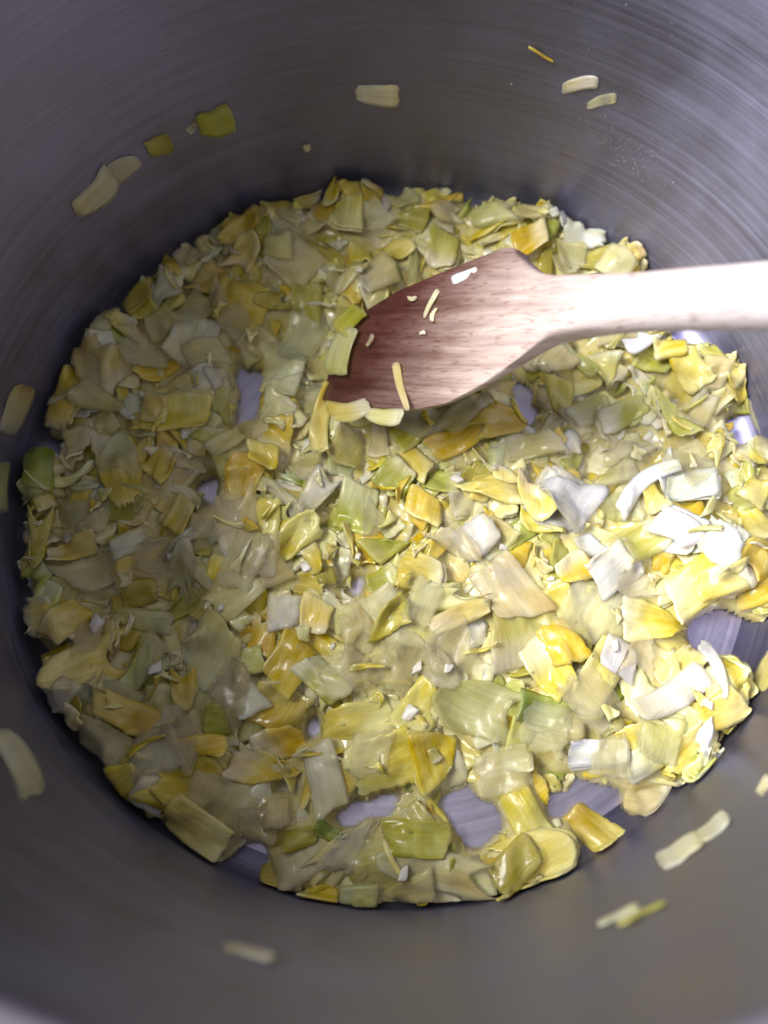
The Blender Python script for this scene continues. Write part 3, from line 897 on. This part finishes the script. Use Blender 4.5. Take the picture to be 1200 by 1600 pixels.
GW = 'leek bits stuck to the pot wall'
for args in [
    (150, 303, 85, 40, 45, 'w', 'large white leek piece stuck to the steel wall above the heap'),
    (195, 262, 52, 34, 35, 'w', 'small white leek flap joined end to end with a larger white wall piece'),
    (248, 228, 42, 30, 15, 'o', 'small faded olive leek square stuck to the pot wall'),
    (337, 192, 58, 44, 15, 'o', 'olive green leek rectangle stuck to the pot wall'),
    (300, 200, 20, 12, 50, 't', 'tiny pale scrap beside the olive rectangle on the wall'),
    (590, 149, 68, 32, -2, 'w', 'off white leek rectangle stuck alone on the back wall'),
    (906, 132, 58, 20, 12, 'w', 'off white leek strip stuck high on the wall above a thinner strip'),
    (940, 158, 48, 16, 15, 't', 'thin translucent leek strip just below an off white strip'),
    (845, 85, 46, 4, -32, 'a', 'thin brown fibre stuck on the back wall'),
    (480, 231, 12, 11, 20, 'w', 'tiny white crumb stuck to the back wall'),
    (26, 640, 82, 36, 68, 'c', 'cream leek piece stuck to the wall above the dark green piece'),
    (2, 762, 80, 24, 85, 'p', 'narrow pale green leek piece stuck on the shaded pot wall'),
    (28, 1190, 118, 44, -62, 'w', 'long off white leek piece sliding down the shaded wall'),
    (1062, 1328, 78, 30, 32, 'w', 'broad pale leek strip stuck on the near pot wall'),
    (1110, 1295, 70, 24, 36, 'w', 'off white leek strip end touching a broader pale strip on wall'),
    (966, 1430, 70, 12, 24, 'w', 'thin white leek sliver stuck on the near wall'),
    (1002, 1426, 84, 9, 26, 'n', 'thin green leek sliver stuck beside a white sliver'),
    (390, 1487, 82, 17, -10, 'w', 'white leek strip stuck alone low on the near wall'),
    (1194, 1226, 34, 14, 60, 'w', 'small white scrap stuck on the brighter near wall'),
    (1172, 668, 92, 28, -75, 'p', 'pale green leek strip clinging to the wall beside handle side heap'),
    (1190, 742, 70, 40, -50, 'p', 'pale green leek piece pressed on the wall over the heap edge'),
    (1196, 1048, 60, 28, 65, 'y', 'yellow leek scrap on the wall beside the bare steel patch'),
]:
    px, py, L, W, ang, col, lab = args
    stuck('leek_scrap' if L * W < 700 else 'leek_piece', wall_surf, px, py, L, W, ang, col, lab, 'leek piece', GW, fold=rng.uniform(0, 1), bend=rng.uniform(-0.15, 0.15))
GB = 'leek bits on the spatula blade'
for args in [
    (726, 430, 44, 13, 25, 'W', 'white leek sliver lying near the shoulder of the spatula blade'),
    (673, 474, 50, 7, 62, 'c', 'yellowish leek fibre lying across the stained spatula blade'),
    (677, 491, 22, 6, 68, 'w', 'short white scrap beside the fibre on the spatula blade'),
    (644, 466, 14, 7, 10, 'w', 'tiny white crumb on the dark part of the blade'),
    (626, 604, 78, 12, 105, 'c', 'cream leek strand hanging over the lower edge of the blade'),
    (532, 548, 78, 34, 72, 'p', 'pale green leek piece lapped over the dark tip of the spatula blade'),
    (545, 641, 66, 30, 8, 'y', 'yellow leek piece heaped along the lower blade edge near the tip'),
    (600, 650, 58, 26, -6, 'p', 'pale green leek piece tucked under the middle of the lower blade edge'),
    (545, 500, 52, 30, 48, 'n', 'light green leek piece leaning on the upper end of the blade'),
    (578, 532, 22, 6, 60, 't', 'tiny translucent curl on the dark blade end'),
    (660, 520, 10, 6, 10, 'w', 'tiny white speck below the fibre on the blade'),
]:
    px, py, L, W, ang, col, lab = args
    stuck('leek_scrap', blade_surf, px, py, L, W, ang, col, lab, 'leek piece', GB, thick=0.0005, off=0.0002, bend=rng.uniform(-0.35, 0.35))


# ------------------------------------------------------------------ chopped garlic
mt, nt, p = node_mat('garlic')
tcn = N(nt, 'ShaderNodeTexCoord').outputs['Object']
nt.links.new(ramp(nt, noise(nt, tcn, 500, 3), [(0.3, (0.72, 0.68, 0.56)), (0.7, (0.86, 0.84, 0.78))]), p.inputs['Base Color'])
p.inputs['Roughness'].default_value = 0.32
M_GARLIC = mt
for (px, py, sz_) in [(715, 750, 26), (478, 886, 24), (652, 1046, 26), (640, 1116, 34), (630, 1366, 26), (243, 1046, 26), (152, 976, 30), (786, 856, 18), (700, 1045, 18), (345, 950, 16), (1105, 1100, 18), (860, 905, 14), (560, 870, 14), (520, 1010, 14), (960, 1010, 20), (265, 870, 14)]:
    z = 0.012
    for _ in range(4):
        c = on_level(px, py, z); z = float(hs(np.array(c[0]), np.array(c[1])))
    d = px_len(sz_) * 0.75
    bm = bmesh.new()
    bmesh.ops.create_cube(bm, size=1.0)
    bmesh.ops.bevel(bm, geom=bm.edges[:], offset=0.16, segments=2, affect='EDGES', profile=0.6)
    dims = np.array([d, d * rng.uniform(0.55, 0.8), d * rng.uniform(0.4, 0.6)])
    sk = rng.uniform(-0.4, 0.4)
    for v in bm.verts:
        co = np.array(v.co) + rng.normal(0, 0.06, 3)
        co[0] += sk * co[1]
        co[1] *= 1 + 0.5 * co[0]
        v.co = Vector(co * dims)
    me = bpy.data.meshes.new('garlic_bit'); bm.to_mesh(me); bm.free()
    me.polygons.foreach_set('use_smooth', [True] * len(me.polygons)); me.materials.append(M_GARLIC)
    o = bpy.data.objects.new('garlic_bit', me); COL.objects.link(o)
    o.location = (c[0], c[1], z + dims[2] * 0.3)
    o.rotation_euler = (rng.uniform(-.4, .4), rng.uniform(-.4, .4), rng.uniform(0, 6.28))
    tag(o, f"{'small' if sz_ < 20 else 'chunky'} white chopped garlic bit on the leeks {place_words(c[0], c[1])}", 'garlic', 'chopped garlic bits on the leeks')

# ------------------------------------------------------------------ fine condensation on the wall
dv_, df_ = [], []
ico = bmesh.new(); bmesh.ops.create_icosphere(ico, subdivisions=1, radius=1.0)
iv = np.array([v.co[:] for v in ico.verts]); jf = [[v.index for v in f.verts] for f in ico.faces]; ico.free()
for k in range(300):
    if k < 150:
        t_ = rng.normal(0, 0.5); px, py = 985 + 75 * t_ + rng.normal(0, 22), 245 + 55 * t_ + rng.normal(0, 22)
    else:
        px, py = rng.uniform(0, 1200), rng.uniform(0, 330)
    Q = on_wall(px, py)
    if Q[2] > H_POT - 0.006 or Q[2] < 0.02:
        continue
    rad = rng.uniform(0.00006, 0.00022) * (1.7 if rng.random() < 0.06 else 1)
    nrm = np.array([Q[0], Q[1], 0]) / R
    tn = np.array([-nrm[1], nrm[0], 0])
    n0 = len(dv_)
    for v in iv:
        dv_.append(Q + tn * v[0] * rad + np.array([0, 0, 1]) * v[1] * rad * 1.3 + nrm * v[2] * rad * 0.5)
    df_ += [[n0 + i for i in f] for f in jf]
mt, nt, p = node_mat('water_droplet')
p.inputs['Base Color'].default_value = (0.75, 0.73, 0.78, 1); p.inputs['Roughness'].default_value = 0.06; p.inputs['Alpha'].default_value = 0.45
tcn = N(nt, 'ShaderNodeTexCoord').outputs['Object']
nt.links.new(ramp(nt, noise(nt, tcn, 60, 1), [(0.3, 0.3), (0.7, 0.6)]), p.inputs['Alpha'])
drops = mesh_obj('condensation', dv_, df_, mt)
drops['kind'] = 'stuff'
tag(drops, 'fine condensation droplets and grease specks on the steel wall', 'droplets')
